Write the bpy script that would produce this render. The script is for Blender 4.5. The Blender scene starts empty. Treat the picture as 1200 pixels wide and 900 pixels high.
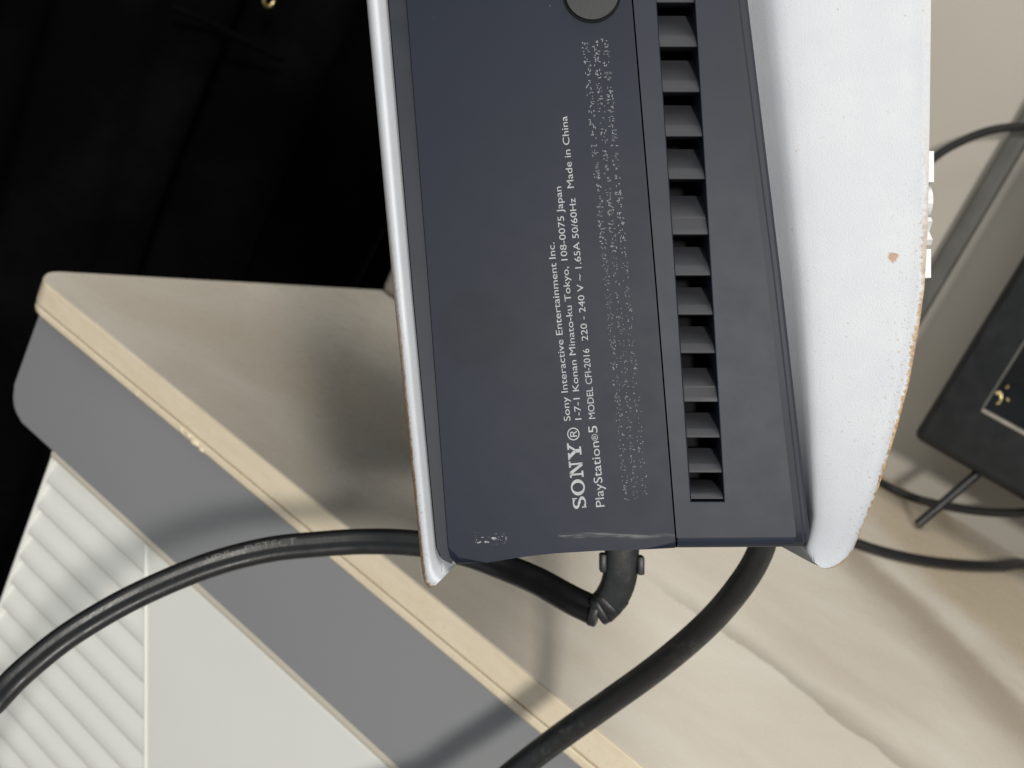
import bpy, bmesh, math, random
from mathutils import Vector, Matrix

# ------------------------------------------------------------------ camera, light, exposure
F, CX, CY = 1300.0, 600.0, 450.0            # focal length and centre in photo pixels (1200 x 900)
H, TOP = 0.20, 0.75                          # camera above worktop, worktop above floor
CON_D = 0.213                                # distance of the console's underside
def _n(v): return Vector(v).normalized()
AX = _n((2309, 1545, -1300))                 # room axes seen in camera space (right, down, forward)
AY = Vector((770, -57.6, 1300)); AY = (AY - AX * AY.dot(AX)).normalized()
AZ = AX.cross(AY)
def c2w(v): v = Vector(v); return Vector((AX.dot(v), AY.dot(v), AZ.dot(v)))
CAM = Vector((0, 0, TOP + H))
RIGHT, UP, FWD = c2w((1, 0, 0)), c2w((0, -1, 0)), c2w((0, 0, 1))
CAMM = Matrix((RIGHT, UP, -FWD)).transposed().to_4x4(); CAMM.translation = CAM

sc = bpy.context.scene
col = sc.collection
cam = bpy.data.cameras.new("camera"); camo = bpy.data.objects.new("camera", cam); col.objects.link(camo)
camo.matrix_world = CAMM
cam.sensor_width = 36.0; cam.lens = F / 1200 * 36.0
cam.clip_start = 0.01; cam.clip_end = 50
cam.dof.use_dof = True; cam.dof.focus_distance = CON_D + 0.003; cam.dof.aperture_fstop = 34
sc.camera = camo

w = bpy.data.worlds.new("World"); sc.world = w; w.use_nodes = True
bg = w.node_tree.nodes["Background"]
bg.inputs[0].default_value = (0.87, 0.95, 1.0, 1); bg.inputs[1].default_value = 0.42

def area(name, loc, target, size, energy, color, sy=None):
    l = bpy.data.lights.new(name, 'AREA'); l.energy = energy; l.color = color; l.size = size
    if sy: l.shape = 'RECTANGLE'; l.size_y = sy
    o = bpy.data.objects.new(name, l); col.objects.link(o)
    o.location = loc; o.rotation_euler = (Vector(target) - Vector(loc)).to_track_quat('-Z', 'Y').to_euler()
    return o
TGT = Vector((-0.2, 0.35, TOP))
area("window_light", TGT + Vector((0.565, -0.721, 0.40)) * 2.4, TGT, 0.20, 37, (1.0, 0.955, 0.88))
area("overhead_fill", Vector((0.15, 0.05, TOP + 1.7)), (0.0, 0.4, TOP), 1.2, 15, (1.0, 0.97, 0.92))  # added unseen fill from above, brightens the horizontal surfaces
sc.view_settings.view_transform = 'Standard'; sc.view_settings.look = 'None'
sc.view_settings.exposure = 0.10; sc.view_settings.gamma = 1.0

# ------------------------------------------------------------------ helpers
random.seed(4)
MM = 0.001
def ray(x, y): return c2w(((x - CX) / F, (y - CY) / F, 1.0))
def at(x, y, d): return CAM + ray(x, y) * d
def onz(x, y, z):
    r = ray(x, y); return CAM + r * ((z - CAM.z) / r.z)
def ony(x, y, yy):
    r = ray(x, y); return CAM + r * (yy / r.y)
def K(x, y, wv=0.0):                         # console-local point (metres) for a photo pixel at height wv off the underside
    d = CON_D - wv
    return Vector(((x - CX) / F * d, -(y - CY) / F * d, wv))
CONM = CAMM.copy(); CONM.translation = CAM + FWD * CON_D

def smooth(o, ang=40):
    for p in o.data.polygons: p.use_smooth = True
    try: o.data.set_sharp_from_angle(angle=math.radians(ang))
    except Exception: pass
def mobj(name, bm, mat, parent=None, sm=None, wn=False):
    bmesh.ops.recalc_face_normals(bm, faces=bm.faces[:])
    me = bpy.data.meshes.new(name); bm.to_mesh(me); bm.free()
    me.materials.append(mat)
    o = bpy.data.objects.new(name, me); col.objects.link(o)
    if parent: o.parent = parent
    if sm: smooth(o, sm)
    if wn: m_ = o.modifiers.new('weighted_normals', 'WEIGHTED_NORMAL'); m_.keep_sharp = True; m_.weight = 100
    return o
def empty(name, mat=None, loc=None):
    o = bpy.data.objects.new(name, None); col.objects.link(o); o.empty_display_size = 0.02
    if mat is not None: o.matrix_world = mat
    if loc is not None: o.location = loc
    return o
def tag(o, label=None, cat=None, group=None, kind=None):
    if label: o["label"] = label
    if cat: o["category"] = cat
    if group: o["group"] = group
    if kind: o["kind"] = kind
    return o
def box(bm, a, b):
    vs = [bm.verts.new((x, y, z)) for x in (a[0], b[0]) for y in (a[1], b[1]) for z in (a[2], b[2])]
    for q in ((0,1,3,2),(4,6,7,5),(0,4,5,1),(2,3,7,6),(0,2,6,4),(1,5,7,3)): bm.faces.new([vs[i] for i in q])
    return vs
def bevel_all(bm, off, seg=3, sel=None):
    ed = [e for e in bm.edges if (sel(e) if sel else True)]
    if ed: bmesh.ops.bevel(bm, geom=ed, offset=off, segments=seg, profile=0.5, affect='EDGES', clamp_overlap=True)
def prism(bm, top, bot):                      # two matching loops of Vectors
    a = [bm.verts.new(p) for p in top]; b = [bm.verts.new(p) for p in bot]
    bm.faces.new(a); bm.faces.new(b[::-1])
    n = len(a)
    for i in range(n): bm.faces.new((a[i], b[i], b[(i+1) % n], a[(i+1) % n]))
    return a, b
def catmull(pts, n=14):
    P = [Vector(p) for p in pts]; P = [P[0]*2 - P[1]] + P + [P[-1]*2 - P[-2]]
    out = []
    for i in range(1, len(P) - 2):
        p0, p1, p2, p3 = P[i-1:i+3]
        for k in range(n):
            t = k / n
            out.append(0.5*((2*p1) + (p2-p0)*t + (2*p0-5*p1+4*p2-p3)*t*t + (3*p1-p0-3*p2+p3)*t**3))
    out.append(P[-2]); return out
def sweep(bm, path, section, ref, radii=None, caps=True):
    rings = []
    for i, p in enumerate(path):
        t = (path[min(i+1, len(path)-1)] - path[max(i-1, 0)]).normalized()
        s = t.cross(ref)
        s = s.normalized() if s.length > 1e-4 else t.orthogonal().normalized()
        u = s.cross(t).normalized()
        k = radii[i] if radii else 1.0
        rings.append([bm.verts.new(p + (s*a + u*b)*k) for a, b in section])
    m = len(section)
    for r0, r1 in zip(rings, rings[1:]):
        for j in range(m): bm.faces.new((r0[j], r0[(j+1) % m], r1[(j+1) % m], r1[j]))
    if caps: bm.faces.new(rings[0][::-1]); bm.faces.new(rings[-1])
def circ(r, n=16, ry=None): return [(r*math.cos(2*math.pi*i/n), (ry or r)*math.sin(2*math.pi*i/n)) for i in range(n)]
def fig8(r, gap, n=11):
    s = []
    for sg, a0 in ((1, -math.pi*0.72), (-1, math.pi*0.28)):
        for i in range(n):
            a = a0 + i/(n-1)*math.pi*1.44
            s.append((sg*gap + r*math.cos(a), r*math.sin(a)))
    return s
def interp(tab, y):
    if y <= tab[0][0]:
        (y0, v0), (y1, v1) = tab[0], tab[1]
    elif y >= tab[-1][0]:
        (y0, v0), (y1, v1) = tab[-2], tab[-1]
    else:
        for (y0, v0), (y1, v1) in zip(tab, tab[1:]):
            if y0 <= y <= y1: break
    return v0 + (v1 - v0)*(y - y0)/(y1 - y0)

# ------------------------------------------------------------------ materials
class NT:
    def __init__(s, name):
        s.m = bpy.data.materials.new(name); s.m.use_nodes = True
        s.t = s.m.node_tree; s.b = s.t.nodes["Principled BSDF"]
    def n(s, typ, **kw):
        nd = s.t.nodes.new(typ)
        for k, v in kw.items(): setattr(nd, k, v)
        return nd
    def l(s, a, b): s.t.links.new(a, b)
    def val(s, sock, v):
        if hasattr(v, 'is_linked') or isinstance(v, bpy.types.NodeSocket): s.l(v, sock)
        else: sock.default_value = v
    def math(s, op, a, b=None, c=None, clamp=False):
        nd = s.n('ShaderNodeMath', operation=op, use_clamp=clamp)
        s.val(nd.inputs[0], a)
        if b is not None: s.val(nd.inputs[1], b)
        if c is not None: s.val(nd.inputs[2], c)
        return nd.outputs[0]
    def rng(s, v, a, b, c=0.0, d=1.0, smoothst=True):
        nd = s.n('ShaderNodeMapRange', interpolation_type='SMOOTHSTEP' if smoothst else 'LINEAR')
        s.l(v, nd.inputs[0])
        for i, q in enumerate((a, b, c, d)): nd.inputs[i+1].default_value = q
        return nd.outputs[0]
    def coord(s, which='Object'):
        nd = s.n('ShaderNodeTexCoord'); return nd.outputs[which]
    def map(s, v, scale=(1,1,1), rot=(0,0,0), loc=(0,0,0)):
        nd = s.n('ShaderNodeMapping'); s.l(v, nd.inputs[0])
        nd.inputs['Scale'].default_value = scale; nd.inputs['Rotation'].default_value = rot; nd.inputs['Location'].default_value = loc
        return nd.outputs[0]
    def noise(s, v, scale, detail=4, rough=0.55, dist=0.0):
        nd = s.n('ShaderNodeTexNoise'); s.l(v, nd.inputs['Vector'])
        nd.inputs['Scale'].default_value = scale; nd.inputs['Detail'].default_value = detail
        nd.inputs['Roughness'].default_value = rough; nd.inputs['Distortion'].default_value = dist
        return nd.outputs['Fac']
    def mix(s, fac, a, b):
        nd = s.n('ShaderNodeMix', data_type='RGBA')
        s.val(nd.inputs[0], fac)
        for i, q in ((6, a), (7, b)):
            if isinstance(q, tuple): nd.inputs[i].default_value = (*q, 1)
            else: s.l(q, nd.inputs[i])
        return nd.outputs[2]
    def sep(s, v):
        nd = s.n('ShaderNodeSeparateXYZ'); s.l(v, nd.inputs[0]); return nd.outputs
    def bump(s, h, dist, strength=0.5):
        nd = s.n('ShaderNodeBump'); s.l(h, nd.inputs['Height']); nd.inputs['Distance'].default_value = dist
        nd.inputs['Strength'].default_value = strength; s.l(nd.outputs[0], s.b.inputs['Normal'])
    def color(s, c):
        if isinstance(c, tuple): s.b.inputs['Base Color'].default_value = (*c, 1)
        else: s.l(c, s.b.inputs['Base Color'])
    def rough(s, r): s.val(s.b.inputs['Roughness'], r)
    def spec(s, v): s.b.inputs['Specular IOR Level'].default_value = v

def plain(name, c, rough=0.5, spec=0.5, metal=0.0, bump=None, var=0.12, scale=300):
    t = NT(name); co = t.coord(); n = t.noise(co, scale*0.15, 5)
    t.color(t.mix(t.rng(n, 0.3, 0.7), tuple(v*(1-var) for v in c), tuple(min(1, v*(1+var)) for v in c)))
    t.rough(t.rng(t.noise(co, scale*0.3, 3), 0.25, 0.75, max(0.03, rough-0.07), min(1, rough+0.07)))
    t.spec(spec); t.b.inputs['Metallic'].default_value = metal
    if bump: t.bump(t.noise(co, scale*4, 3), bump, 0.4)
    return t.m

def mat_plastic(name, c, rough, scuff=True):
    t = NT(name); co = t.coord(); x, y, z = t.sep(co)
    big = t.noise(co, 22, 4, 0.6); mid = t.noise(co, 160, 4, 0.6)
    base = t.mix(t.rng(big, 0.3, 0.72), tuple(v*0.93 for v in c), tuple(v*1.06 for v in c))
    # sparse pale dust specks
    spk = t.rng(t.noise(co, 900, 2, 0.5), 0.745, 0.80)
    zone = t.rng(t.noise(co, 40, 3), 0.50, 0.68)
    fac = t.math('MULTIPLY', t.math('MULTIPLY', spk, zone), 0.35)
    base = t.mix(fac, base, (0.35, 0.36, 0.38))
    if scuff:                                 # scraped line along the rear edge
        yl = -(628.0 - CY)/F*CON_D
        xl0, xl1 = (655-CX)/F*CON_D, (792-CX)/F*CON_D
        wob = t.math('MULTIPLY_ADD', t.noise(t.map(co, (60, 1, 1)), 1.6, 3), 0.0016, -0.0008)
        d = t.math('ABSOLUTE', t.math('SUBTRACT', t.math('SUBTRACT', y, yl), wob))
        band = t.rng(d, 0.0001, 0.0006, 1, 0)
        inx = t.math('MULTIPLY', t.rng(x, xl0-0.0004, xl0+0.0006), t.rng(x, xl1-0.012, xl1, 1, 0.35))
        st = t.rng(t.noise(t.map(co, (140, 1500, 400)), 1.0, 4, 0.7), 0.36, 0.66)
        m = t.math('MULTIPLY', t.math('MULTIPLY', band, inx), t.math('MULTIPLY', st, 0.3))
        base = t.mix(m, base, (0.42, 0.41, 0.39))
        # small white flecks at the corner
        dx = t.math('ABSOLUTE', t.math('SUBTRACT', x, (575-CX)/F*CON_D)); dy = t.math('ABSOLUTE', t.math('SUBTRACT', y, -(631-CY)/F*CON_D))
        bx = t.math('MULTIPLY', t.rng(dx, 0.0024, 0.0034, 1, 0), t.rng(dy, 0.0006, 0.0013, 1, 0))
        fl = t.rng(t.noise(co, 1500, 2), 0.57, 0.64)
        base = t.mix(t.math('MULTIPLY', t.math('MULTIPLY', bx, fl), 0.6), base, (0.5, 0.5, 0.5))
    if scuff:                                 # two faint greasy stains
        for (sx, sy, sr, k) in ((556, 388, 46, 0.30), (738, 482, 30, 0.25), (640, 500, 40, 0.12)):
            q = K(sx, sy); d = t.math('SQRT', t.math('ADD', t.math('POWER', t.math('SUBTRACT', x, q.x), 2.0), t.math('POWER', t.math('SUBTRACT', y, q.y), 2.0)))
            d = t.math('MULTIPLY_ADD', big, 0.006, d); R0 = sr/F*CON_D + 0.003
            base = t.mix(t.rng(d, R0*0.80, R0*1.08, k, 0.0), base, (0.003, 0.005, 0.008))
    t.color(base)
    t.rough(t.rng(mid, 0.3, 0.7, rough-0.012, rough+0.012)); t.spec(0.19)
    t.bump(t.noise(co, 3200, 2), 0.000018, 0.4)
    return t.m

def mat_shell(name, side):
    t = NT(name); co = t.coord()
    uv = t.n('ShaderNodeUVMap', uv_map='wear').outputs[0]
    u, v, _ = t.sep(uv)                        # u: 0 at the core, 1 at the rim; v: photo row / 1000
    n1 = t.noise(co, 900, 5, 0.75); n2 = t.noise(co, 90, 3, 0.6)
    n3 = t.noise(co, 1400, 3, 0.6)
    along = t.rng(v, 0.10, 0.42) if side == 'r' else t.rng(v, 0.15, 0.55)
    edge = t.rng(u, 0.895 if side == 'r' else 0.74, 1.02, smoothst=False)
    s = t.math('ADD', t.math('MULTIPLY', edge, 0.62), t.math('MULTIPLY', n1, 0.55))
    s = t.math('ADD', s, t.math('MULTIPLY', n2, 0.35))
    dirt = t.rng(s, 0.77, 0.93)
    dirt = t.math('MULTIPLY', dirt, t.math('MULTIPLY_ADD', along, 0.85, 0.12))
    white = t.mix(t.rng(n2, 0.35, 0.7), (0.515, 0.533, 0.565), (0.545, 0.563, 0.59))
    brown = t.mix(t.rng(n3, 0.35, 0.65), (0.43, 0.28, 0.14), (0.22, 0.13, 0.06))
    c = t.mix(dirt, white, brown)
    sp = t.math('MULTIPLY', t.rng(t.noise(co, 1300, 2, 0.5), 0.67, 0.74), t.rng(n2, 0.46, 0.66))
    c = t.mix(t.math('MULTIPLY', sp, 0.6), c, (0.42, 0.33, 0.24))
    near = t.math('MULTIPLY', t.rng(u, 0.66 if side == 'r' else 0.5, 1.0, smoothst=False), along)
    sp2 = t.math('MULTIPLY', t.rng(t.noise(co, 1700, 3, 0.6), 0.60, 0.66), near)
    c = t.mix(t.math('MULTIPLY', sp2, 0.75), c, (0.34, 0.22, 0.11))
    if side == 'r':                            # one round brown spot
        p = K(1048, 301, -0.0005)
        x, y, z = t.sep(co)
        d = t.math('SQRT', t.math('ADD', t.math('POWER', t.math('SUBTRACT', x, p.x), 2.0), t.math('POWER', t.math('SUBTRACT', y, p.y), 2.0)))
        d = t.math('MULTIPLY_ADD', n3, 0.0013, t.math('SUBTRACT', d, 0.0004))
        c = t.mix(t.rng(d, 0.00095, 0.0014, 0.85, 0.0), c, (0.36, 0.20, 0.10))
    t.color(c); t.rough(0.48); t.spec(0.45)
    pit = t.rng(t.noise(co, 260, 4, 0.7), 0.66, 0.74)
    h = t.math('ADD', t.noise(co, 3600, 2), t.math('MULTIPLY', pit, -0.35 if side == 'r' else 0.0))
    t.bump(h, 0.00012, 0.5)
    return t.m

def mat_marble():
    t = NT("marble_laminate"); co = t.coord(); x, y, z = t.sep(co)
    wv = t.noise(co, 6, 5, 0.6); cl = t.noise(t.map(co, (1.2, 1.6, 1), (0, 0, 0.25)), 6.5, 5, 0.55, 0.5); fine = t.noise(co, 60, 5, 0.65)
    c = t.mix(t.rng(cl, 0.30, 0.75), (0.58, 0.515, 0.425), (0.69, 0.64, 0.555))
    c = t.mix(t.math('MULTIPLY', t.rng(fine, 0.45, 0.75), 0.14), c, (0.55, 0.52, 0.47))
    # a long dark vein with one crisp side
    d = t.math('SUBTRACT', t.math('ADD', t.math('SUBTRACT', y, 0.470), t.math('MULTIPLY', t.math('SUBTRACT', wv, 0.5), 0.028)), t.math('MULTIPLY', t.math('SUBTRACT', fine, 0.5), 0.012))
    vein = t.math('MULTIPLY', t.rng(d, -0.0016, 0.0004, 0, 1), t.rng(d, 0.0, 0.022, 1, 0))
    vein = t.math('MULTIPLY', vein, t.rng(x, -0.16, -0.07))
    c = t.mix(t.math('MULTIPLY', vein, 0.55), c, (0.30, 0.26, 0.21))
    # broad brown bands further in: reflections and shade painted in with marble mottling
    e = t.math('ADD', t.math('ADD', y, t.math('MULTIPLY', x, 0.85)), t.math('MULTIPLY', t.math('SUBTRACT', wv, 0.5), 0.10))
    b1 = t.math('MULTIPLY', t.rng(e, 0.57, 0.645, 0, 1), t.rng(e, 0.655, 0.69, 1, 0))
    c = t.mix(t.math('MULTIPLY', b1, 0.75), c, (0.33, 0.27, 0.20))
    b2 = t.math('MULTIPLY', t.rng(e, 0.70, 0.76, 0, 1), t.rng(e, 0.85, 0.95, 1, 0))
    c = t.mix(t.math('MULTIPLY', b2, 0.6), c, (0.42, 0.33, 0.21))
    t.color(c); t.rough(t.rng(fine, 0.3, 0.7, 0.24, 0.34)); t.spec(0.5)
    return t.m

def mat_edge():
    t = NT("edge_banding"); co = t.coord()
    n = t.noise(t.map(co, (18, 18, 90)), 3, 5, 0.65); m = t.noise(co, 500, 3)
    c = t.mix(t.rng(n, 0.3, 0.7), (0.80, 0.68, 0.50), (0.85, 0.74, 0.56))
    c = t.mix(t.math('MULTIPLY', t.rng(m, 0.62, 0.75), 0.4), c, (0.45, 0.33, 0.20))
    t.color(c); t.rough(0.42); t.bump(t.noise(co, 260, 4), 0.0004, 0.5)
    return t.m

def mat_fabric():
    t = NT("black_fabric"); co = t.coord()
    n = t.noise(co, 9, 5, 0.65)
    t.color(t.mix(t.rng(n, 0.4, 0.75), (0.0007, 0.0007, 0.0008), (0.0034, 0.0035, 0.0038))); t.rough(0.95); t.spec(0.06)
    t.bump(t.noise(co, 900, 3), 0.0006, 0.6)
    return t.m

def mat_wall():
    t = NT("wall_paint"); co = t.coord()
    n = t.noise(co, 3.0, 4); c = t.mix(t.rng(n, 0.3, 0.7), (0.42, 0.395, 0.35), (0.45, 0.425, 0.38))
    t.color(c); t.rough(0.8); t.spec(0.3); t.bump(t.noise(co, 300, 4), 0.0008, 0.3)
    return t.m

def mat_cable(name, c, rough):
    t = NT(name); co = t.coord()
    dust = t.rng(t.noise(co, 500, 5, 0.7), 0.50, 0.80); pat = t.rng(t.noise(co, 28, 3), 0.45, 0.68)
    base = t.mix(t.math('MULTIPLY', t.math('MULTIPLY', dust, pat), 0.42), c, (0.16, 0.155, 0.14))
    t.color(base); t.rough(t.rng(t.noise(co, 200, 3), 0.3, 0.7, rough-0.06, rough+0.10)); t.spec(0.5)
    t.bump(t.noise(co, 1500, 3), 0.00008, 0.5)
    return t.m

M_NAVY = mat_plastic("console_dark_plastic", (0.0090, 0.0130, 0.0240), 0.48)
M_NAVY2 = mat_plastic("console_vent_plastic", (0.0195, 0.0240, 0.0355), 0.46, False)
M_COLLAR = plain("console_collar_plastic", (0.016, 0.020, 0.029), 0.42, 0.28, scale=200)
M_COLLAR2 = plain("console_collar_matt", (0.017, 0.021, 0.030), 0.55, 0.25, scale=20, var=0.05)
M_SLAT = plain("vent_slat_plastic", (0.030, 0.031, 0.036), 0.50, 0.35, scale=400)
M_DUCT = plain("duct_black", (0.004, 0.004, 0.005), 0.8, 0.2)
M_SHR, M_SHL = mat_shell("shell_white_right", 'r'), mat_shell("shell_white_left", 'l')
M_PRINT = plain("pale_grey_print", (0.35, 0.36, 0.37), 0.6, 0.3, scale=3000)
M_FINE = plain("worn_fine_print", (0.19, 0.20, 0.215), 0.6, 0.3, scale=3000, var=0.4)
M_RUBBER = plain("rubber_cap", (0.032, 0.034, 0.034), 0.62, 0.35, bump=0.0002, var=0.3, scale=400)
M_WHITE = plain("white_relief", (0.60, 0.60, 0.60), 0.45)
M_MARBLE, M_EDGE, M_FAB, M_WALL = mat_marble(), mat_edge(), mat_fabric(), mat_wall()
M_GREY = plain("grey_fascia", (0.27, 0.277, 0.285), 0.30, 0.45, var=0.05, scale=20)
M_PANEL = plain("white_lacquer", (0.85, 0.85, 0.81), 0.33, 0.5, var=0.03, scale=30)
M_TRIMW = plain("cream_trim", (0.62, 0.57, 0.48), 0.4, var=0.05, scale=60)
M_CARC = plain("carcass_board", (0.10, 0.10, 0.10), 0.7)
M_CAB = mat_cable("black_cable", (0.011, 0.011, 0.012), 0.36)
M_CAB2 = mat_cable("black_cable_matt", (0.013, 0.014, 0.015), 0.42)
M_TV = plain("black_bezel", (0.0065, 0.0075, 0.009), 0.38, 0.45, var=0.2)
M_SCREEN = plain("black_screen", (0.002, 0.002, 0.0025), 0.10, 0.5, var=0.1)
M_TRIM = plain("dull_metal_trim", (0.42, 0.39, 0.33), 0.35, 0.5, 0.6)
M_GOLD = plain("gold", (0.80, 0.66, 0.34), 0.30, 0.5, 1.0)
M_BARM = plain("dull_dark_grey", (0.105, 0.105, 0.098), 0.55, 0.4, bump=0.0005)
M_FLOOR = plain("floor_boards", (0.20, 0.16, 0.12), 0.5)
M_EMB = plain("cable_emboss", (0.15, 0.15, 0.14), 0.55, 0.4, scale=2000, var=0.4)

# ------------------------------------------------------------------ setting
WALL_Y = 0.95
bm = bmesh.new(); box(bm, (-1.2, -0.6, -0.02), (1.4, 1.1, 0)); tag(mobj("floor", bm, M_FLOOR), kind="structure")
bm = bmesh.new(); box(bm, (-0.60, WALL_Y, 0), (1.4, WALL_Y + 0.08, 1.7)); wall = tag(mobj("wall", bm, M_WALL), kind="structure")
bm = bmesh.new(); box(bm, (-0.424, 0.612, TOP + 0.0005), (-0.31, WALL_Y - 0.0005, 1.7)); bevel_all(bm, 0.004, 2)
mobj("wall_pier", bm, M_WALL, wall)

# ------------------------------------------------------------------ cabinet
YF, XL = 0.3405, -0.425
cab = empty("cabinet", loc=(XL, YF, 0))
tag(cab, "white cabinet with marble-look top, beige edge, grey fascia and ribbed front", "cabinet")
CINV = Matrix.Translation((-XL, -YF, 0))
def fin(o): o.matrix_parent_inverse = CINV; return o
def plan(bm, x0, y0, x1, y1, z0, z1, r, bev=0.0, seg=2):
    pts = []
    for i in range(9):
        a = math.pi + i/8*math.pi/2
        pts.append((x0 + r + r*math.cos(a), y0 + r + r*math.sin(a)))
    pts += [(x1, y0), (x1, y1), (x0, y1)]
    prism(bm, [Vector((x, y, z1)) for x, y in pts], [Vector((x, y, z0)) for x, y in pts])
    if bev: bevel_all(bm, bev, seg, lambda e: abs(e.verts[0].co.z - e.verts[1].co.z) < 1e-6)
XR, YB = 0.95, WALL_Y - 0.001
bm = bmesh.new(); plan(bm, XL, YF, XR, YB, TOP - 0.0006, TOP, 0.016, 0.0002); fin(mobj("marble_top", bm, M_MARBLE, cab, 30, True))
bm = bmesh.new(); plan(bm, XL - 0.0002, YF - 0.0003, XR, YB, TOP - 0.0118, TOP - 0.0007, 0.016, 0.0005); fin(mobj("edge_band", bm, M_EDGE, cab, 30, True))
bm = bmesh.new(); plan(bm, XL + 0.001, YF + 0.0012, XR, YB, TOP - 0.0125, TOP - 0.0118, 0.015); fin(mobj("shadow_gap", bm, M_CARC, cab))
bm = bmesh.new(); plan(bm, XL + 0.0005, YF - 0.0004, XR, YB, TOP - 0.0160, TOP - 0.0125, 0.016, 0.0009); fin(mobj("lower_lip", bm, M_EDGE, cab, 30, True))
# hardened glue beads under the lip
for k, (px, py, r) in enumerate([(228, 518, 0.0017), (221, 510, 0.0012), (236, 527, 0.001), (212, 503, 0.0009), (160, 462, 0.0007)]):
    p = ony(px, py, YF - 0.0004); bm = bmesh.new()
    bmesh.ops.create_icosphere(bm, subdivisions=2, radius=r, matrix=Matrix.Translation(p) @ Matrix.Diagonal((1.7, 0.8, 0.8, 1)))
    fin(mobj("glue_bead", bm, M_EDGE, cab, 60))
# grey fascia, lower left corner rounded
bm = bmesh.new()
z0, z1, r = TOP - 0.0698, TOP - 0.0161, 0.013
XF = -0.4128
pts = [(XF, z1)]
for i in range(9):
    a = math.pi + i/8*math.pi/2; pts.append((XF + r + r*math.cos(a), z0 + r + r*math.sin(a)))
pts += [(XR, z0), (XR, z1)]
prism(bm, [Vector((x, YF + 0.0018, z)) for x, z in pts], [Vector((x, YB, z)) for x, z in pts])
bevel_all(bm, 0.0011, 3, lambda e: all(abs(v.co.y - YF - 0.0018) < 1e-6 for v in e.verts) and not all(abs(v.co.z - z1) < 1e-6 for v in e.verts))
fin(mobj("fascia", bm, M_GREY, cab, 35, True))
XW = -0.3745
bm = bmesh.new(); box(bm, (XW - 0.0005, YF + 0.002, TOP - 0.0740), (XR, YB, TOP - 0.0699)); bevel_all(bm, 0.0015, 3)
fin(mobj("under_trim", bm, M_TRIMW, cab, 40, True))
bm = bmesh.new(); box(bm, (XW + 0.001, YF + 0.012, 0.06), (XR, YB, TOP - 0.0742)); fin(mobj("carcass", bm, M_PANEL, cab))
bm = bmesh.new(); box(bm, (XW + 0.03, YF + 0.05, 0.0), (XR, YB, 0.0598)); fin(mobj("plinth", bm, M_CARC, cab))
def divx(z): return -0.3005 + (TOP - 0.073 - z)*0.525
# louvre slats: raked right ends along the slanting divider
PITCH = 0.0150; n_s = 15
zs = TOP - 0.0742
for i in range(n_s):
    za, zb = zs - i*PITCH, zs - (i+1)*PITCH + 0.0004
    yo, yi = YF + 0.0042, YF + 0.0072
    prof = [(yi, za), (yo + 0.0020, za - PITCH*0.22), (yo + 0.0008, za - PITCH*0.5), (yo, zb + 0.0022), (yo + 0.0005, zb + 0.0006), (yo + 0.0012, zb), (YF + 0.0118, zb), (YF + 0.0118, za)]
    bm = bmesh.new()
    L_, R_ = [], []
    for y, z in prof:
        L_.append(Vector((XW + 0.0007, y, z))); R_.append(Vector((divx(z) - 0.0022, y, z)))
    prism(bm, L_, R_); fin(mobj("slat", bm, M_PANEL, cab, 50))
zlow = zs - n_s*PITCH
bm = bmesh.new(); box(bm, (XW - 0.0012, YF + 0.0038, zlow), (XW + 0.0006, YF + 0.0118, zs)); bevel_all(bm, 0.0006, 2); fin(mobj("end_stile", bm, M_PANEL, cab, 40, True))
bm = bmesh.new()                                # plain panel right of the slanting divider
p4 = [(divx(zs), zs), (XR - 0.4, zs), (XR - 0.4, zlow), (divx(zlow), zlow)]
prism(bm, [Vector((x, YF + 0.0032, z)) for x, z in p4], [Vector((x, YF + 0.0119, z)) for x, z in p4])
bevel_all(bm, 0.0018, 3, lambda e: all(abs(v.co.y - YF - 0.0032) < 1e-6 for v in e.verts))
fin(mobj("plain_panel", bm, M_PANEL, cab, 40, True))
bm = bmesh.new()                                # slim bead along the divider
p4 = [(divx(zs) - 0.0024, zs - 0.0002), (divx(zs) - 0.0003, zs - 0.0002), (divx(zlow) - 0.0003, zlow), (divx(zlow) - 0.0024, zlow)]
prism(bm, [Vector((x, YF + 0.0030, z)) for x, z in p4], [Vector((x, YF + 0.0117, z)) for x, z in p4])
bevel_all(bm, 0.0008, 3, lambda e: all(abs(v.co.y - YF - 0.0030) < 1e-6 for v in e.verts))
fin(mobj("divider_bead", bm, M_PANEL, cab, 40, True))
bm = bmesh.new(); box(bm, (XW + 0.001, YF + 0.003, 0.06), (XR - 0.4, YF + 0.0118, zlow - 0.003)); bevel_all(bm, 0.001, 2); fin(mobj("lower_door", bm, M_PANEL, cab))

# ------------------------------------------------------------------ game console
con = empty("game_console", CONM)
tag(con, "dark blue and white game console with printed underside, tilted up on the cabinet", "game console")
YTOP = -640
def lerp_line(x0, y0, x1, y1): return lambda y: x0 + (x1 - x0)*(y - y0)/(y1 - y0)
fL_in  = lambda y: interp([(0, 458.5), (340, 487), (642, 514)], y)          # white / left collar
fL_co  = lambda y: interp([(0, 476.6), (340, 503), (654, 526.5)], y)        # collar / label plate
fGap   = lambda y: interp([(0, 741.8), (325, 768.7), (641, 793.6)], y)
fV0    = lambda y: interp([(0, 768.6), (586, 810)], y)
fV1    = lambda y: interp([(0, 814.3), (584, 848.5)], y)
fRidge = lambda y: interp([(0, 855.5), (320, 896.5), (622, 931)], y)
fR_out = lambda y: interp([(0, 876), (330, 916), (618, 948)], y)

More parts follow.
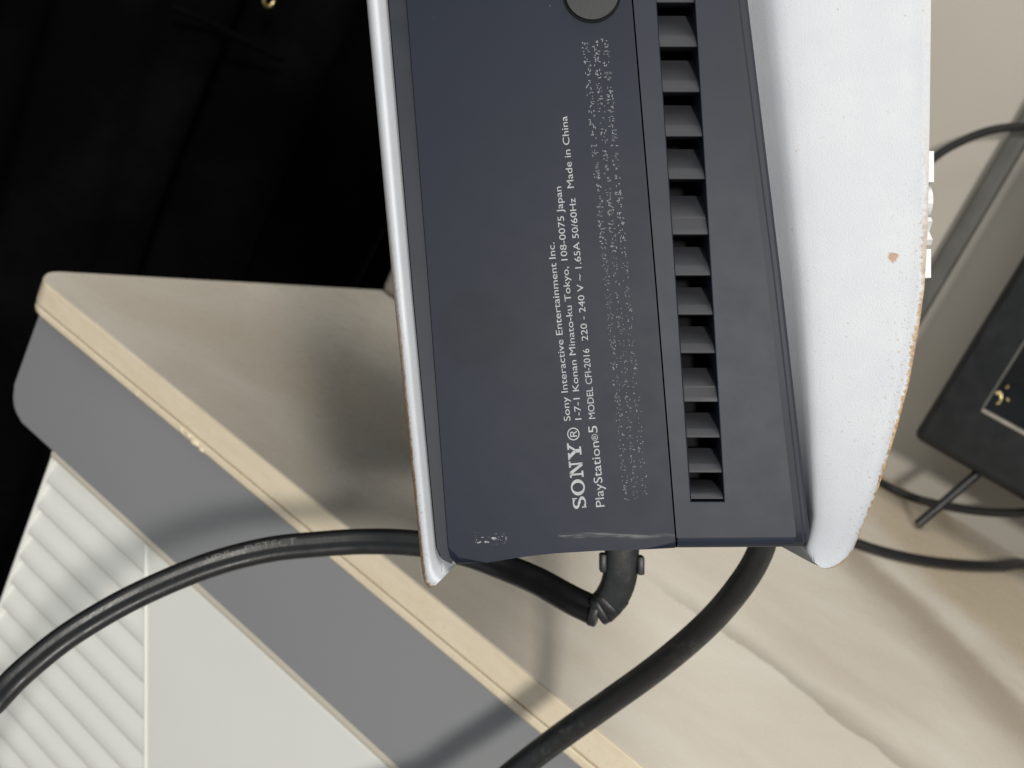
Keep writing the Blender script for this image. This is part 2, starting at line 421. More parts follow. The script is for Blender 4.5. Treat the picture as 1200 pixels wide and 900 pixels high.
def slab(name, pts, depth, mat, w0=0.0, bev=0.0004, bot=None, parent=con, ymax=None):
    bm = bmesh.new()
    top = [K(x, y, w0) for x, y in pts]
    prism(bm, top, [Vector((p.x, p.y, w0 - depth)) for p in top])
    if bot:
        def isb(e):
            return all(abs(v.co.z - w0) < 1e-7 and v.co.y < -(ymax - CY)/F*CON_D + 1e-9 for v in e.verts)
        bevel_all(bm, bot, 6, isb)
    if bev:
        bevel_all(bm, bev, 3, lambda e: all(abs(v.co.z - w0) < 1e-7 for v in e.verts) and len(e.link_faces) == 2 and e.calc_face_angle(0) > 1.0)
    return mobj(name, bm, mat, parent, 35, True)

# label plate (text side)
pts = [(fL_co(YTOP), YTOP), (fL_co(0), 0), (fL_co(340), 340), (fL_co(640), 640), (528, 656), (535, 663),
       (570, 659.5), (610, 653), (650, 648.5), (700, 645.5), (750, 644.2), (fGap(643.5) - 1.6, 643.5), (fGap(325) - 1.6, 325), (fGap(0) - 1.6, 0), (fGap(YTOP) - 1.6, YTOP)]
slab("label_plate", pts, 0.010, M_NAVY, 0.0, 0.00035, 0.0030, ymax=643)
# vent plate with a long slot
bm = bmesh.new()
VY0, VY1 = -560, 587.5
outer = [(fGap(YTOP) + 1.6, YTOP), (fGap(0) + 1.6, 0), (fGap(325) + 1.6, 325), (fGap(629) + 1.6, 629), (931.3, 628), (fRidge(622), 622), (fRidge(600), 600), (fRidge(320), 320), (fRidge(0), 0), (fRidge(YTOP), YTOP)]
inner = [(fV0(VY0), VY0), (fV0(VY1), VY1), (fV1(VY1), VY1), (fV1(VY0), VY0)]
vco = [K(x, y) for x, y in outer]; vo = [bm.verts.new(K(x, y)) for x, y in outer]; vi = [bm.verts.new(K(x, y)) for x, y in inner]
bm.faces.new((vo[0], vo[1], vo[2], vi[1], vi[0])); bm.faces.new((vo[2], vo[3], vi[1]))
bm.faces.new((vo[3], vo[4], vi[2], vi[1])); bm.faces.new((vo[4], vo[5], vo[6], vi[2]))
bm.faces.new((vo[6], vo[7], vo[8], vo[9], vi[3], vi[2])); bm.faces.new((vo[9], vo[0], vi[0], vi[3]))
def wallring(vs, depth, flip=False):
    low = [bm.verts.new((v.co.x, v.co.y, -depth)) for v in vs]
    for i in range(len(vs)):
        j = (i+1) % len(vs); f_ = (vs[i], vs[j], low[j], low[i]); bm.faces.new(f_ if not flip else f_[::-1])
wallring(vo, 0.010); wallring(vi, 0.012, True)
bm.normal_update()
ed = [e for e in bm.edges if all(abs(v.co.z) < 1e-7 for v in e.verts) and len(e.link_faces) == 2 and e.calc_face_angle(0) > 1.2]
bmesh.ops.bevel(bm, geom=ed, offset=0.00022, segments=2, profile=0.5, affect='EDGES', clamp_overlap=True)
fr = 0.0024; xl_, xr_ = vco[3], vco[4]; prev = None   # rounded rear edge
for i in range(9):
    a = i/8*math.pi/2
    cur = [bm.verts.new((p.x, p.y - fr*math.sin(a), -fr*(1 - math.cos(a)) - 0.00001)) for p in (xl_, xl_.lerp(xr_, 0.5), xr_)]
    if i == 8: cur2 = [bm.verts.new((v.co.x, v.co.y, -0.010)) for v in cur]
    if prev:
        for k in (0, 1): bm.faces.new((prev[k], prev[k+1], cur[k+1], cur[k]))
    if i == 8:
        for k in (0, 1): bm.faces.new((cur[k], cur[k+1], cur2[k+1], cur2[k]))
    prev = cur
vent = mobj("vent_plate", bm, M_NAVY2, con, 35, True)
# louvre slats in the slot; rows measured along the slot
bots = [-512, -459, -404, -350, -296, -230, -178, -126, -101+0, -48, 3, 55, 108, 160, 210, 275, 323, 369, 414, 471, 513, 554, 585]
for a, b in zip(bots, bots[1:]):
    h = b - a; bm = bmesh.new()
    tall = h > 56
    prof = [(b, -0.0003), (b - h*0.10, -0.0004), (b - h*(0.30 if tall else 0.26), -0.0011)]
    if tall: prof += [(b - h*0.33, -0.0011)]
    prof += [(a + h*0.30, -0.0052), (a + h*0.30, -0.0075), (b, -0.0075)]
    L_, R_ = [], []
    for y, wv in prof:
        d = (CON_D - wv)
        yl = -(y - CY)/F*(d if wv > -0.0070 else d*0.985)
        L_.append(Vector(((fV0(y) - CX)/F*CON_D - 0.0001, yl, wv))); R_.append(Vector(((fV1(y) - CX)/F*CON_D + 0.0001, yl, wv)))
    prism(bm, L_, R_); bevel_all(bm, 0.00012, 1, lambda e: abs(e.verts[0].co.x - e.verts[1].co.x) > 0.004 and e.verts[0].co.z > -0.0013)
    mobj("vent_slat", bm, M_SLAT, vent, 30)
# core behind the plates
bm = bmesh.new()
core = [(fL_co(YTOP) - 12, YTOP + 4), (fL_co(632) - 4, 632), (560, 655), (650, 643), (fR_out(632) - 10, 641), (fR_out(YTOP) - 8, YTOP + 4)]
top = [K(x, y, -0.0095) for x, y in core]
prism(bm, [Vector((p.x, p.y, -0.0125)) for p in top], [Vector((p.x*0.98, p.y, -0.335)) for p in top])
mobj("core_body", bm, M_DUCT, con)
# collars
slab("collar", [(fL_in(YTOP) - 3, YTOP), (fL_in(0) - 3, 0), (fL_in(340) - 3, 340), (fL_in(642) - 2, 642), (519, 656), (529, 661), (fL_co(650) + 6, 655), (fL_co(340) + 6, 340), (fL_co(0) + 6, 0), (fL_co(YTOP) + 6, YTOP)],
     0.010, M_COLLAR, -0.0009, 0.0003)
bm = bmesh.new(); prev = None                 # stepped collar on the vent side
crow = [YTOP, 0, 160, 320, 480, 600, 622, 630, 636, 640]
for q, y in enumerate(crow):
    r0, r1 = fRidge(min(y, 628)), fR_out(min(y, 622))
    dn = (0, 0, 0, 0, 0, 0, 0, 0.0004, 0.0012, 0.0030)[q]; pull = (0, 0, 0, 0, 0, 0, 0, 0.5, 2.0, 5.0)[q]
    pr = [(r0 - 6, -0.0013), (r0 + 9, -0.0013), (r0 + 10.5, -0.0016), (r0 + 11, -0.0023), (r1 - 3 - pull, -0.0023), (r1 - pull, -0.0031), (r1 - pull - 1, -0.0110)]
    cur = [bm.verts.new(K(x, y, wv - dn)) for x, wv in pr]
    if prev:
        for k in range(len(pr) - 1): bm.faces.new((prev[k], prev[k+1], cur[k+1], cur[k]))
    prev = cur
low = [bm.verts.new((v.co.x, v.co.y, -0.0115)) for v in prev]
for k in range(len(prev) - 1): bm.faces.new((prev[k], prev[k+1], low[k+1], low[k]))
mobj("collar", bm, M_COLLAR2, con, 25)

# white side shells
def shell(name, rows, prof, mat, back_dx):
    """rows: list of (inner(x,y), rim(x,y)); prof: (s, w). Rim wall and tail are swept back along the console."""
    bm = bmesh.new(); uvl = bm.loops.layers.uv.new('wear'); info = {}
    grid = []
    for (ix, iy), (rx, ry) in rows:
        r = []
        for s, wv in prof:
            x, y = ix + (rx - ix)*s, iy + (ry - iy)*s
            v = bm.verts.new(K(x, y, wv)); info[v] = (s, y/1000); r.append(v)
        grid.append(r)
    for a, b in zip(grid, grid[1:]):
        for j in range(len(prof) - 1): bm.faces.new((a[j], a[j+1], b[j+1], b[j]))
    loop = [r[-1] for r in grid] + grid[-1][-2::-1]
    sgn = 1 if back_dx > 0 else -1
    prev = loop
    steps = [(0.0006, 0.00025), (0.0014, 0.00018), (0.006, -0.0004), (0.03, -0.001), (0.335, -0.006)]
    ref = [v.co.copy() for v in loop]
    nr = len(grid)
    for dw, out in steps:
        cur = []
        for i, v in enumerate(loop):
            p = ref[i]
            o = Vector((sgn*out, 0, 0)) if i < nr - 1 else Vector((0, 0.016 if dw > 0.02 else (0.004 if dw > 0.005 else 0.0), 0))
            q = Vector((p.x, p.y, p.z - dw)) + o
            if dw > 0.1: q.z = -0.335
            c = bm.verts.new(q); info[c] = (0.4, info[v][1]); cur.append(c)
            if i < nr: info[c] = (1.03 if dw < .004 else 0.9, info[v][1])
        for i in range(len(loop) - 1): bm.faces.new((prev[i], prev[i+1], cur[i+1], cur[i]))
        prev = cur
    bm.faces.new(prev)
    for f in bm.faces:
        for lp in f.loops: lp[uvl].uv = info[lp.vert]
    return mobj(name, bm, mat, con, 50)

ys = [YTOP, -480, -320, -160, 0, 60, 120, 180, 240, 300, 340, 390, 450, 510, 570, 605]
rim_tab = [(-640, 1050), (-320, 1082), (-100, 1091), (0, 1091), (100, 1090), (200, 1088.5), (280, 1087), (340, 1083), (390, 1076), (450, 1065), (510, 1049), (570, 1030), (605, 1016)]
rows = [((fR_out(y) - 5, y), (interp(rim_tab, y), y)) for y in ys]
rows += [((940, 618), (1008, 624)), ((939, 624), (1001, 641)), ((938, 629), (994, 653)), ((938, 633), (986, 660)), ((938, 637), (978, 664.6)), ((939, 641), (970, 666.6)), ((942, 646), (963.5, 665.8)), ((946, 651), (958, 662))]
rprof = [(0, -0.0100), (0.05, -0.0085), (0.10, -0.0068), (0.145, -0.0054), (0.18, -0.0047), (0.23, -0.0042), (0.32, -0.0036), (0.45, -0.0029), (0.6, -0.0021), (0.75, -0.0014), (0.88, -0.0007), (0.95, -0.0004), (0.985, -0.0001), (1.0, -0.0002)]
shr = shell("side_shell", rows, rprof, M_SHR, 1); shr["label"] = "white side shell with brown dirt along its curved rim"
ysl = [YTOP, -480, -320, -160, 0, 80, 160, 240, 340, 420, 500, 570, 620, 642]
rimL = [(-640, 371), (0, 430.6), (330, 461), (687, 497.6)]
rows = [((fL_in(y) + 3, y), (interp(rimL, y), y)) for y in ysl]
rows += [((519, 650), (interp(rimL, 656), 656)), ((523, 656), (496.2, 672)), ((528, 660), (498.5, 683)), ((532, 661.5), (502, 688)), ((533.5, 662.5), (508, 688.5))]
lprof = [(0, -0.0062), (0.12, -0.0040), (0.28, -0.0018), (0.44, 0.0004), (0.56, 0.0019), (0.62, 0.0025), (0.68, 0.00275), (0.80, 0.0027), (0.92, 0.0023), (1.0, 0.0016)]
shl = shell("side_shell", rows, lprof, M_SHL, -1); shl["label"] = "white side shell with its thin rim worn and speckled brown"

# screw cap
def disc(bm, c, r, w0, w1, n=40):
    prism(bm, [Vector((c.x + r*math.cos(2*math.pi*i/n), c.y + r*math.sin(2*math.pi*i/n), w0)) for i in range(n)],
          [Vector((c.x + r*math.cos(2*math.pi*i/n), c.y + r*math.sin(2*math.pi*i/n), w1)) for i in range(n)])
cc = K(693.5, -7); S1 = CON_D/F
bm = bmesh.new(); disc(bm, cc, 34.5*S1, 0.00006, -0.002); mobj("cap_recess", bm, M_DUCT, con)
bm = bmesh.new(); disc(bm, cc, 31*S1, 0.0007, -0.002); bevel_all(bm, 0.0005, 3, lambda e: all(abs(v.co.z - 0.0007) < 1e-7 for v in e.verts)); mobj("screw_cap", bm, M_RUBBER, con, 40)

# small relief shapes on the outer side of the right shell
def relief(y0, y1, kind):
    bm = bmesh.new(); x0 = interp(rim_tab, (y0+y1)/2)
    p0, p1 = K(x0, y0), K(x0, y1); yc = (p0.y + p1.y)/2; hh = abs(p0.y - p1.y)/2*0.96; wc = -hh - 0.0002
    X0, X1 = p0.x - 0.0004, p0.x + 0.00105
    if kind == 'square': shp = [(-1, -1), (1, -1), (1, 1), (-1, 1)]
    elif kind == 'circle': shp = [(math.cos(i/24*2*math.pi), math.sin(i/24*2*math.pi)) for i in range(24)]
    elif kind == 'cross':
        a = 0.34; shp = [(0, a), (1-a, 1), (1, 1-a), (a, 0), (1, a-1), (1-a, -1), (0, -a), (a-1, -1), (-1, a-1), (-a, 0), (-1, 1-a), (a-1, 1)]
    prism(bm, [Vector((X1, yc + a*hh, wc + b*hh)) for a, b in shp], [Vector((X0, yc + a*hh, wc + b*hh)) for a, b in shp])
    mobj("relief_symbol", bm, M_WHITE, con)
relief(176, 214, 'square'); relief(214, 253, 'circle'); relief(253, 287, 'cross'); relief(291, 326, 'square')

# printed text
def text_mesh(s):
    cu = bpy.data.curves.new("t", 'FONT'); cu.body = s; cu.resolution_u = 4
    o = bpy.data.objects.new("t", cu); col.objects.link(o); dg = bpy.context.evaluated_depsgraph_get()
    me = bpy.data.meshes.new_from_object(o.evaluated_get(dg)); bpy.data.objects.remove(o); bpy.data.curves.remove(cu)
    return me
cap_h = max(v.co.y for v in text_mesh("H").vertices)
def print_line(name, s, p_start, p_end, cap_px, mat=M_PRINT, bold=0.0):
    """text runs from p_start to p_end (photo pixels of its baseline)"""
    me = text_mesh(s)
    a, b = K(*p_start), K(*p_end); d = (b - a); L = d.length; d.normalize(); u = Vector((-d.y, d.x, 0))
    x0 = min(v.co.x for v in me.vertices); x1 = max(v.co.x for v in me.vertices)
    k = cap_px*S1/cap_h
    bm = bmesh.new(); bm.from_mesh(me); bpy.data.meshes.remove(me)
    for v in bm.verts:
        q = a + d*((v.co.x - x0)/(x1 - x0)*L) + u*(v.co.y*k); v.co = Vector((q.x, q.y, 0.00004))
    return mobj(name, bm, mat, con)
print_line("lettering", "Sony Interactive Entertainment Inc.", (668.6, 493), (649.5, 284), 7.6)
print_line("lettering", "1-7-1 Konan Minato-ku Tokyo, 108-0075 Japan", (681.5, 491.5), (657.6, 218.5), 7.4)
print_line("lettering", "PlayStation", (708.6, 593.5), (701.6, 517), 10.0)
print_line("lettering", "\u00ae", (701.0, 516), (700.2, 508.2), 7.0)
print_line("lettering", "5", (700.2, 507), (699.6, 498.6), 10.4)
print_line("lettering", "MODEL CFI-2016", (697.6, 490.5), (690.2, 408.5), 7.4)
print_line("lettering", "220 - 240 V ~ 1.65A 50/60Hz", (689.2, 399), (674.0, 232), 7.3)
print_line("lettering", "Made in China", (672.6, 220), (664.4, 136), 7.6)
print_line("lettering", "\u00ae", (679.6, 515.5), (678.4, 500.5), 13.5)
# slab-serif wordmark
def wordmark():
    bm = bmesh.new()
    a, b = K(687.6, 596), K(680.2, 518.0); d = b - a; L = d.length; d.normalize(); u = Vector((-d.y, d.x, 0))
    k = L/4.62; hgt = 16.0*S1
    def P(x, y): q = a + d*(x*k) + u*(y*hgt); return Vector((q.x, q.y, 0.00005))
    def poly(pts): bm.faces.new([bm.verts.new(P(x, y)) for x, y in pts])
    def rect(x0, y0, x1, y1): poly([(x0, y0), (x1, y0), (x1, y1), (x0, y1)])
    # S
    cx = 0.45
    path = []
    for i in range(13):
        t = math.radians(35 + i*(235/12)); path.append((cx + 0.30*math.cos(t), 0.735 + 0.20*math.sin(t)))
    for i in range(13):
        t = math.radians(90 - i*(235/12)); path.append((cx + 0.32*math.cos(t), 0.275 + 0.215*math.sin(t)))
    lw, rw = [], []
    for i, (x, y) in enumerate(path):
        x2, y2 = path[min(i+1, len(path)-1)]; x1, y1 = path[max(i-1, 0)]
        dx, dy = x2-x1, y2-y1; n = math.hypot(dx, dy) or 1
        vert = abs(dy)/n; mid = 1 - min(1, abs(i-12.5)/5)
        hx = 0.055 + 0.06*max(vert, mid*0.9)
        lw.append((x - dy/n*hx, y + dx/n*hx*0.8)); rw.append((x + dy/n*hx, y - dx/n*hx*0.8))
    for i in range(len(path)-1): poly([lw[i], lw[i+1], rw[i+1], rw[i]])
    rect(0.72, 0.66, 0.80, 1.0); rect(0.09, 0.0, 0.17, 0.34)
    # O
    n = 32; ox = 1.52
    for i in range(n):
        a0, a1 = 2*math.pi*i/n, 2*math.pi*(i+1)/n
        poly([(ox + 0.56*math.cos(a0), 0.5 + 0.51*math.sin(a0)), (ox + 0.56*math.cos(a1), 0.5 + 0.51*math.sin(a1)),
              (ox + 0.32*math.cos(a1), 0.5 + 0.40*math.sin(a1)), (ox + 0.32*math.cos(a0), 0.5 + 0.40*math.sin(a0))])
    # N
    x = 2.22
    rect(x + 0.14, 0.13, x + 0.27, 0.87); rect(x + 0.86, 0.0, x + 0.99, 0.87)
    rect(x, 0, x + 0.42, 0.13); rect(x, 0.87, x + 0.38, 1.0); rect(x + 0.70, 0.87, x + 1.14, 1.0)
    poly([(x + 0.14, 0.995), (x + 0.40, 0.995), (x + 0.99, 0.01), (x + 0.78, 0.01)])
    # Y
    x = 3.46
    rect(x + 0.46, 0.13, x + 0.70, 0.45); rect(x + 0.30, 0, x + 0.86, 0.13)
    poly([(x + 0.08, 0.88), (x + 0.36, 0.88), (x + 0.70, 0.45), (x + 0.46, 0.40)])
    poly([(x + 0.84, 0.88), (x + 1.02, 0.88), (x + 0.70, 0.42), (x + 0.58, 0.48)])
    rect(x, 0.88, x + 0.48, 1.0); rect(x + 0.70, 0.88, x + 1.16, 1.0)
    mobj("wordmark", bm, M_PRINT, con)
wordmark()
# broken-up embossed small print: only flecks of the letters are left
bm = bmesh.new(); rnd = random.Random(11)
for (xa, ya), (xb, yb) in (((686.5, 52), (735, 588)), ((698.5, 50), (746, 589)), ((709.5, 47), (757, 586))):
    y = ya
    while y < yb:
        wlen = rnd.randint(2, 9)
        for ch in range(wlen):
            if y >= yb: break
            f_ = (y - ya)/(yb - ya); x = xa + (xb - xa)*f_
            keep = 0.86 if f_ < 0.45 else 0.72
            for k in range(rnd.randint(2, 5)):
                if rnd.random() > keep: continue
                ox, oy = rnd.uniform(-4.2, 3.2), rnd.uniform(-1.6, 1.6)
                if rnd.random() < 0.55: sx, sy = rnd.uniform(0.9, 2.3), rnd.uniform(0.45, 0.75)
                else: sx, sy = rnd.uniform(0.45, 0.75), rnd.uniform(0.9, 2.2)
                if f_ > 0.45: sx *= 0.72; sy *= 0.72
                c = K(x + ox, y + oy); hx, hy = sx*S1*0.66, sy*S1*0.66
                a_ = 0.09
                vs = [bm.verts.new((c.x + p*hx + q*hy*a_, c.y + q*hy - p*hx*a_, 0.00006)) for p, q in ((-1,-1),(1,-1),(1,1),(-1,1))]
                bm.faces.new(vs)
            y += rnd.uniform(3.6, 5.0)
        y += rnd.uniform(3, 5)
tag(mobj("fine_print", bm, M_FINE, con), kind="stuff")

# ------------------------------------------------------------------ power cable with angled plug
power = empty("power_cable", loc=at(725, 700, 0.29))
tag(power, "black flat two-core power cable plugged into the console, curving left over the cabinet edge", "power cable")
PINV = Matrix.Translation(-at(725, 700, 0.29))
def pfin(o): o.matrix_parent_inverse = PINV; return o
ctl = [at(697, 716, .290), at(668, 702, .296), at(630, 681, .306), at(590, 664, .316), at(545, 648, .323), at(490, 637, .328), at(430, 634.5, .331), at(370, 638, .331), at(310, 645, .330),
       at(240, 664, .327), at(160, 698, .323), at(90, 738, .318), at(40, 776, .314), at(0, 815, .311), at(-60, 890, .310)]
e = ctl[-1]
ctl += [Vector((e.x - 0.012, e.y - 0.005, e.z - 0.10)), Vector((e.x - 0.01, e.y - 0.02, 0.25)), Vector((e.x, e.y - 0.06, 0.03)), Vector((e.x + 0.04, e.y - 0.12, 0.0045)), Vector((e.x + 0.18, e.y - 0.16, 0.0045))]
ppath = catmull(ctl, 16)
RA = math.radians(-14); sec8 = [(a*math.cos(RA) - b*math.sin(RA), a*math.sin(RA) + b*math.cos(RA)) for a, b in fig8(0.00215, 0.00172)]
bm = bmesh.new(); sweep(bm, ppath, sec8, FWD); pfin(mobj("sheath", bm, M_CAB, power, 40))
# embossed marking following the cable
def along(path, s):
    for p, q in zip(path, path[1:]):
        d = (q - p).length
        if s <= d: return p + (q - p)*(s/d), (q - p).normalized()
        s -= d
    return path[-1], (path[-1] - path[-2]).normalized()
def cable_text(s, px_from, cap, length):
    tgt = at(*px_from, 0.33)
    best, acc, sb = 9, 0, 0
    for p, q in zip(ppath, ppath[1:]):
        d = (p - tgt).length
        if d < best: best, sb = d, acc
        acc += (q - p).length
    me = text_mesh(s); x1 = max(v.co.x for v in me.vertices); x0 = min(v.co.x for v in me.vertices)
    bm = bmesh.new(); bm.from_mesh(me); bpy.data.meshes.remove(me)
    bmesh.ops.subdivide_edges(bm, edges=bm.edges[:], cuts=1)
    k = cap/cap_h
    for v in bm.verts:
        p, t = along(ppath, sb - (v.co.x - x0)/(x1 - x0)*length)
        s_ = t.cross(FWD).normalized(); u = s_.cross(t).normalized()
        if u.dot(FWD) > 0: u = -u
        up_ = s_ if s_.dot(UP) > 0 else -s_
        off = v.co.y*k - cap*0.5
        v.co = p + up_*(0.00167 + off) + u*(-0.00042 + math.sqrt(max(0, 0.00215**2 - off*off)) + 0.00006)
    pfin(mobj("cable_marking", bm, M_EMB, power))
cable_text("DETECT", (288, 650), 0.0019, 0.0150)
cable_text("VDE", (245, 662), 0.0017, 0.0068)
# plug body
PX = (727, 655)
pl = [at(729, 560, .287), at(729, 620, .287), at(728, 660, .288), at(724, 684, .289), at(715, 702, .290), at(704, 714, .291)]
pp = catmull(pl, 8)
rad = [1.0 if i < 20 else 1.0 - 0.06*(i - 20)/(len(pp) - 20) for i in range(len(pp))]
def rsq(a, b, n=24, e=0.62):
    o = []
    for i in range(n):
        t = 2*math.pi*i/n; c, s = math.cos(t), math.sin(t)
        o.append((a*math.copysign(abs(c)**e, c), b*math.copysign(abs(s)**e, s)))
    return o
bm = bmesh.new(); sweep(bm, pp, rsq(0.0044, 0.0036), FWD, rad); plug = pfin(mobj("plug", bm, M_CAB2, power, 45))
for k, (x, y, ang, r) in enumerate([(719, 697, 0, .0046), (712, 706, 0, .0045), (704.5, 713, 0, .0043), (697, 717, 0, .0040)]):
    nxt = [(712, 706), (704.5, 713), (697, 717), (688, 714)][k]
    p, q = at(x, y, .290), at(nxt[0], nxt[1], .2905); d = (q - p).normalized()
    bm = bmesh.new(); c = p
    sweep(bm, [c - d*0.0011, c - d*0.0009, c + d*0.0008, c + d*0.0010], rsq(r*0.93, r*0.8, 20, 0.6), FWD, [0.96, 1.0, 1.0, 0.95])
    o = mobj("strain_relief_ring", bm, M_CAB2, plug, 45); o.matrix_parent_inverse = Matrix.Translation((0, 0, 0)); pfin(o) if False else None
for (x, y, dx) in ((706.5, 659, 4.5), (750.5, 662, 4.2)):
    bm = bmesh.new(); c = at(x, y, .287)
    vs = box(bm, (-0.0009, -0.0024, -0.002), (0.0009, 0.0024, 0.002)); bevel_all(bm, 0.0005, 2)
    bmesh.ops.transform(bm, matrix=Matrix.Translation(c) @ CAMM.to_3x3().to_4x4(), verts=bm.verts[:])
    mobj("clip_tab", bm, M_CAB2, plug, 40)

# ------------------------------------------------------------------ thick round cable
ctl = [at(818, 578, .275), at(834, 589, .275), at(868, 598, .276), at(895, 622, .279), at(886, 657, .284), at(858, 699, .293), at(822, 738, .306), at(770, 782, .322), at(712, 824, .338), at(650, 868, .350), at(600, 907, .355), at(545, 955, .357)]
e = ctl[-1]
ctl += [Vector((e.x - 0.03, e.y - 0.02, e.z - 0.10)), Vector((e.x - 0.03, e.y - 0.03, 0.25)), Vector((e.x - 0.02, e.y - 0.06, 0.03)), Vector((e.x + 0.05, e.y - 0.10, 0.0042)), Vector((e.x + 0.20, e.y - 0.10, 0.0042))]
hp = catmull(ctl, 14)
hc = empty("video_cable", loc=hp[20]); tag(hc, "thick round black cable hanging from the console across the beige cabinet edge", "cable")
hr = [0.00325 + (0.0041 - 0.00325)*min(1, max(0, (i - 42)/80)) for i in range(len(hp))]
bm = bmesh.new(); sweep(bm, hp, circ(1.0, 24), FWD, hr); o = mobj("sheath", bm, M_CAB2, hc, 60); o.matrix_parent_inverse = Matrix.Translation(-hp[20])
bm = bmesh.new(); pts = [at(816, 545, .275), at(816, 588, .275)]
sweep(bm, pts, rsq(0.0075, 0.005), FWD); o = mobj("connector", bm, M_CAB2, hc, 45); o.matrix_parent_inverse = Matrix.Translation(-hp[20])

# ------------------------------------------------------------------ television on the cabinet
TVY = 0.859
tv = empty("television", loc=(0.35, TVY, TOP)); tag(tv, "black flat television on thin splayed feet in front of the wall", "television")
TINV = Matrix.Translation((-0.35, -TVY, -TOP))
def tfin(o): o.matrix_parent_inverse = TINV; return o
tx0, tx1, tz0, tz1 = -0.1062, 0.86, TOP + 0.0545, TOP + 0.62
sx0, sz0 = -0.074, TOP + 0.0982
bm = bmesh.new()                                # bezel frame with an opening
o4 = [(tx0, tz0), (tx1, tz0), (tx1, tz1), (tx0, tz1)]; i4 = [(sx0, sz0), (tx1 - 0.033, sz0), (tx1 - 0.033, tz1 - 0.033), (sx0, tz1 - 0.033)]
A = [bm.verts.new((x, TVY, z)) for x, z in o4]; B = [bm.verts.new((x, TVY, z)) for x, z in i4]
C = [bm.verts.new((x, TVY + 0.035, z)) for x, z in o4]; D = [bm.verts.new((x, TVY + 0.005, z)) for x, z in i4]
for i in range(4):
    j = (i+1) % 4
    bm.faces.new((A[i], A[j], B[j], B[i])); bm.faces.new((A[i], C[i], C[j], A[j])); bm.faces.new((B[i], B[j], D[j], D[i]))
bm.faces.new(C)
bmesh.ops.bevel(bm, geom=[e for e in bm.edges if all(v in A or v in C for v in e.verts) and any(v in A for v in e.verts)], offset=0.006, segments=4, profile=0.5, affect='EDGES')
tfin(mobj("bezel", bm, M_TV, tv, 40, True))
bm = bmesh.new(); box(bm, (sx0 + 0.0003, TVY + 0.0045, sz0 + 0.0003), (tx1 - 0.0333, TVY + 0.02, tz1 - 0.0333)); tfin(mobj("screen", bm, M_SCREEN, tv))
bm = bmesh.new(); box(bm, (sx0 - 0.0004, TVY - 0.0006, sz0 - 0.0022), (tx1 - 0.0325, TVY + 0.004, sz0 + 0.0002)); tfin(mobj("screen_trim", bm, M_TRIM, tv))
bm = bmesh.new(); box(bm, (sx0 - 0.0013, TVY - 0.0005, sz0 + 0.0004), (sx0 + 0.0001, TVY + 0.004, tz1 - 0.033)); tfin(mobj("screen_trim", bm, M_BARM, tv))
def gold_curl(name, pts, r, parent, fn, mat=M_GOLD):
    bm = bmesh.new(); sweep(bm, catmull(pts, 6), circ(r, 8), Vector((0.1, 1, 0.05))); return fn(mobj(name, bm, mat, parent, 60))
g = lambda x, y: ony(x, y, TVY + 0.0035)
gold_curl("gold_mark", [g(1168, 473), g(1172, 470), g(1173, 464), g(1170, 459)], 0.0011, tv, tfin)
gold_curl("gold_mark", [g(1167, 460), g(1170, 462), g(1174, 461)], 0.0009, tv, tfin)
gold_curl("gold_mark", [g(1179, 455), g(1182, 452)], 0.0007, tv, tfin); gold_curl("gold_mark", [g(1180, 467), g(1182, 470)], 0.0006, tv, tfin)
bm = bmesh.new(); f0 = onz(1075, 615, TOP + 0.0028); f1 = ony(1150, 551, TVY + 0.012)
sweep(bm, [f0, f0 + (f1 - f0)*0.1, f1], circ(0.0034, 12), Vector((0, 1, 0.2))); tfin(mobj("foot", bm, M_TV, tv, 50))
bm = bmesh.new(); f0 = Vector((0.80, TVY - 0.03, TOP + 0.0031)); f1 = Vector((0.74, TVY + 0.012, TOP + 0.058))
sweep(bm, [f0, f0 + (f1 - f0)*0.1, f1], circ(0.0034, 12), Vector((0, 1, 0.2))); tfin(mobj("foot", bm, M_TV, tv, 50))

# dark grey upright bar on the wall
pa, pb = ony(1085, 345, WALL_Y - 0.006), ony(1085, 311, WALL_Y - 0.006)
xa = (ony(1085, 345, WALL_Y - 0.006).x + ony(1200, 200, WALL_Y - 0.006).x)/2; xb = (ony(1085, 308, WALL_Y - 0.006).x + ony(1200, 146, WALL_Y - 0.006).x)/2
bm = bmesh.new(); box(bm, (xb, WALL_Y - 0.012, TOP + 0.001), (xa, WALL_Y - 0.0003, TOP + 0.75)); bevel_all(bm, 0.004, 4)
tag(mobj("wall_bar", bm, M_BARM, None, 40), "narrow dark grey upright bar on the wall beside the television", "conduit")

# cables behind
YC = 0.915
ctl = [ony(1340, 200, 0.905), ony(1290, 168, 0.907), ony(1240, 151, 0.911), ony(1195, 148.5, YC), ony(1160, 153, YC), ony(1128, 165, YC), ony(1096, 184, YC), ony(1060, 220, YC), ony(1025, 300, YC), ony(1000, 420, YC), ony(1000, 520, YC), ony(1018, 560, 0.91), ony(1040, 573, 0.905), ony(1070, 583, .905),
       ony(1100, 591, .905), ony(1140, 598.5, .905), ony(1175, 601, .905), ony(1210, 599, .905), ony(1270, 585, .905)]
for p in ctl: p.z = max(p.z, TOP + 0.0034)
bm = bmesh.new(); sweep(bm, catmull(ctl, 10), circ(0.0033, 14), Vector((0.1, 1, 0.1)))
tag(mobj("looping_cable", bm, M_CAB2, None, 60), "thin black cable looping up against the wall behind the television foot", "cable", )
ctl = [Vector((-0.295, 0.935, TOP + 0.0026)), Vector((-0.235, 0.865, TOP + 0.0026)), Vector((-0.17, 0.79, TOP + 0.0026))] + [onz(x, y, TOP + 0.0026) for x, y in ((965, 619), (1000, 635), (1040, 648), (1085, 657.5), (1130, 662.5), (1170, 663.5), (1205, 661.5))]
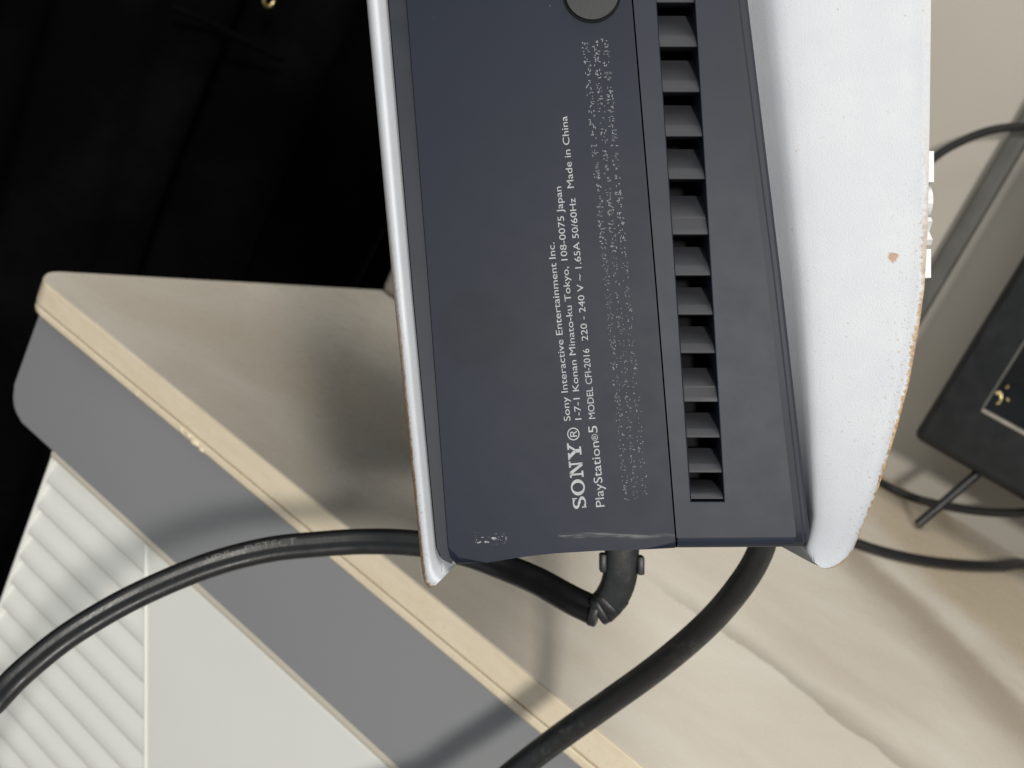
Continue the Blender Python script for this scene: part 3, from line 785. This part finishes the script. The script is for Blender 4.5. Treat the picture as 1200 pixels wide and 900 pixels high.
ctl += [Vector((0.035, 0.938, TOP + 0.0026)), Vector((0.09, 0.936, TOP + 0.0026)), Vector((0.2, 0.93, TOP + 0.0026))]
bm = bmesh.new(); sweep(bm, catmull(ctl, 10), fig8(0.0026, 0.0022), Vector((0, 0, 1)))
tag(mobj("lead_cable", bm, M_CAB, None, 45), "black twin-core lead lying on the marble top below the television", "cable")

# ------------------------------------------------------------------ black curtain beyond the cabinet's end
cu = empty("curtain", loc=(-0.62, 0.5, 0)); tag(cu, "black fabric curtain hanging in loose folds past the cabinet's end", "curtain")
UINV = Matrix.Translation((0.62, -0.5, 0))
bm = bmesh.new(); ny, nz = 170, 60; g_ = []
for i in range(ny + 1):
    yy = -0.35 + i/ny*1.299
    r_ = []
    for j in range(nz + 1):
        z = 0.01 + j/nz*1.65
        fold = 0.020*math.sin(yy*38 + 0.7*math.sin(z*3.1) + 1.3*math.sin(yy*9)) + 0.009*math.sin(yy*83 + z*2.0 + 2*math.sin(yy*13))
        r_.append(bm.verts.new((-0.63 + fold + 0.006*math.sin(z*9 + yy*7), yy, z)))
    g_.append(r_)
for i in range(ny):
    for j in range(nz): bm.faces.new((g_[i][j], g_[i+1][j], g_[i+1][j+1], g_[i][j+1]))
o = mobj("drape", bm, M_FAB, cu, 180); o.matrix_parent_inverse = UINV
sol = o.modifiers.new("thickness", 'SOLIDIFY'); sol.thickness = 0.002
def xplane(x, y, xx): r = ray(x, y); return CAM + r*(xx/r.x)
pts = [xplane(200, 8, -0.594), xplane(240, 24, -0.592), xplane(290, 50, -0.592), xplane(330, 70, -0.594)]
bm = bmesh.new(); sweep(bm, catmull(pts, 8), circ(0.0022, 8), Vector((1, 0, 0.1))); o = mobj("seam_cord", bm, M_FAB, cu, 60); o.matrix_parent_inverse = UINV
gc = xplane(315, 0, -0.590); ring = [gc + Vector((0, math.cos(a), math.sin(a)))*0.0046 for a in [i/20*2*math.pi for i in range(21)]]
bm = bmesh.new(); sweep(bm, ring, circ(0.0013, 8), Vector((1, 0, 0)), caps=False); o = mobj("brass_ring", bm, M_GOLD, cu, 60); o.matrix_parent_inverse = UINV
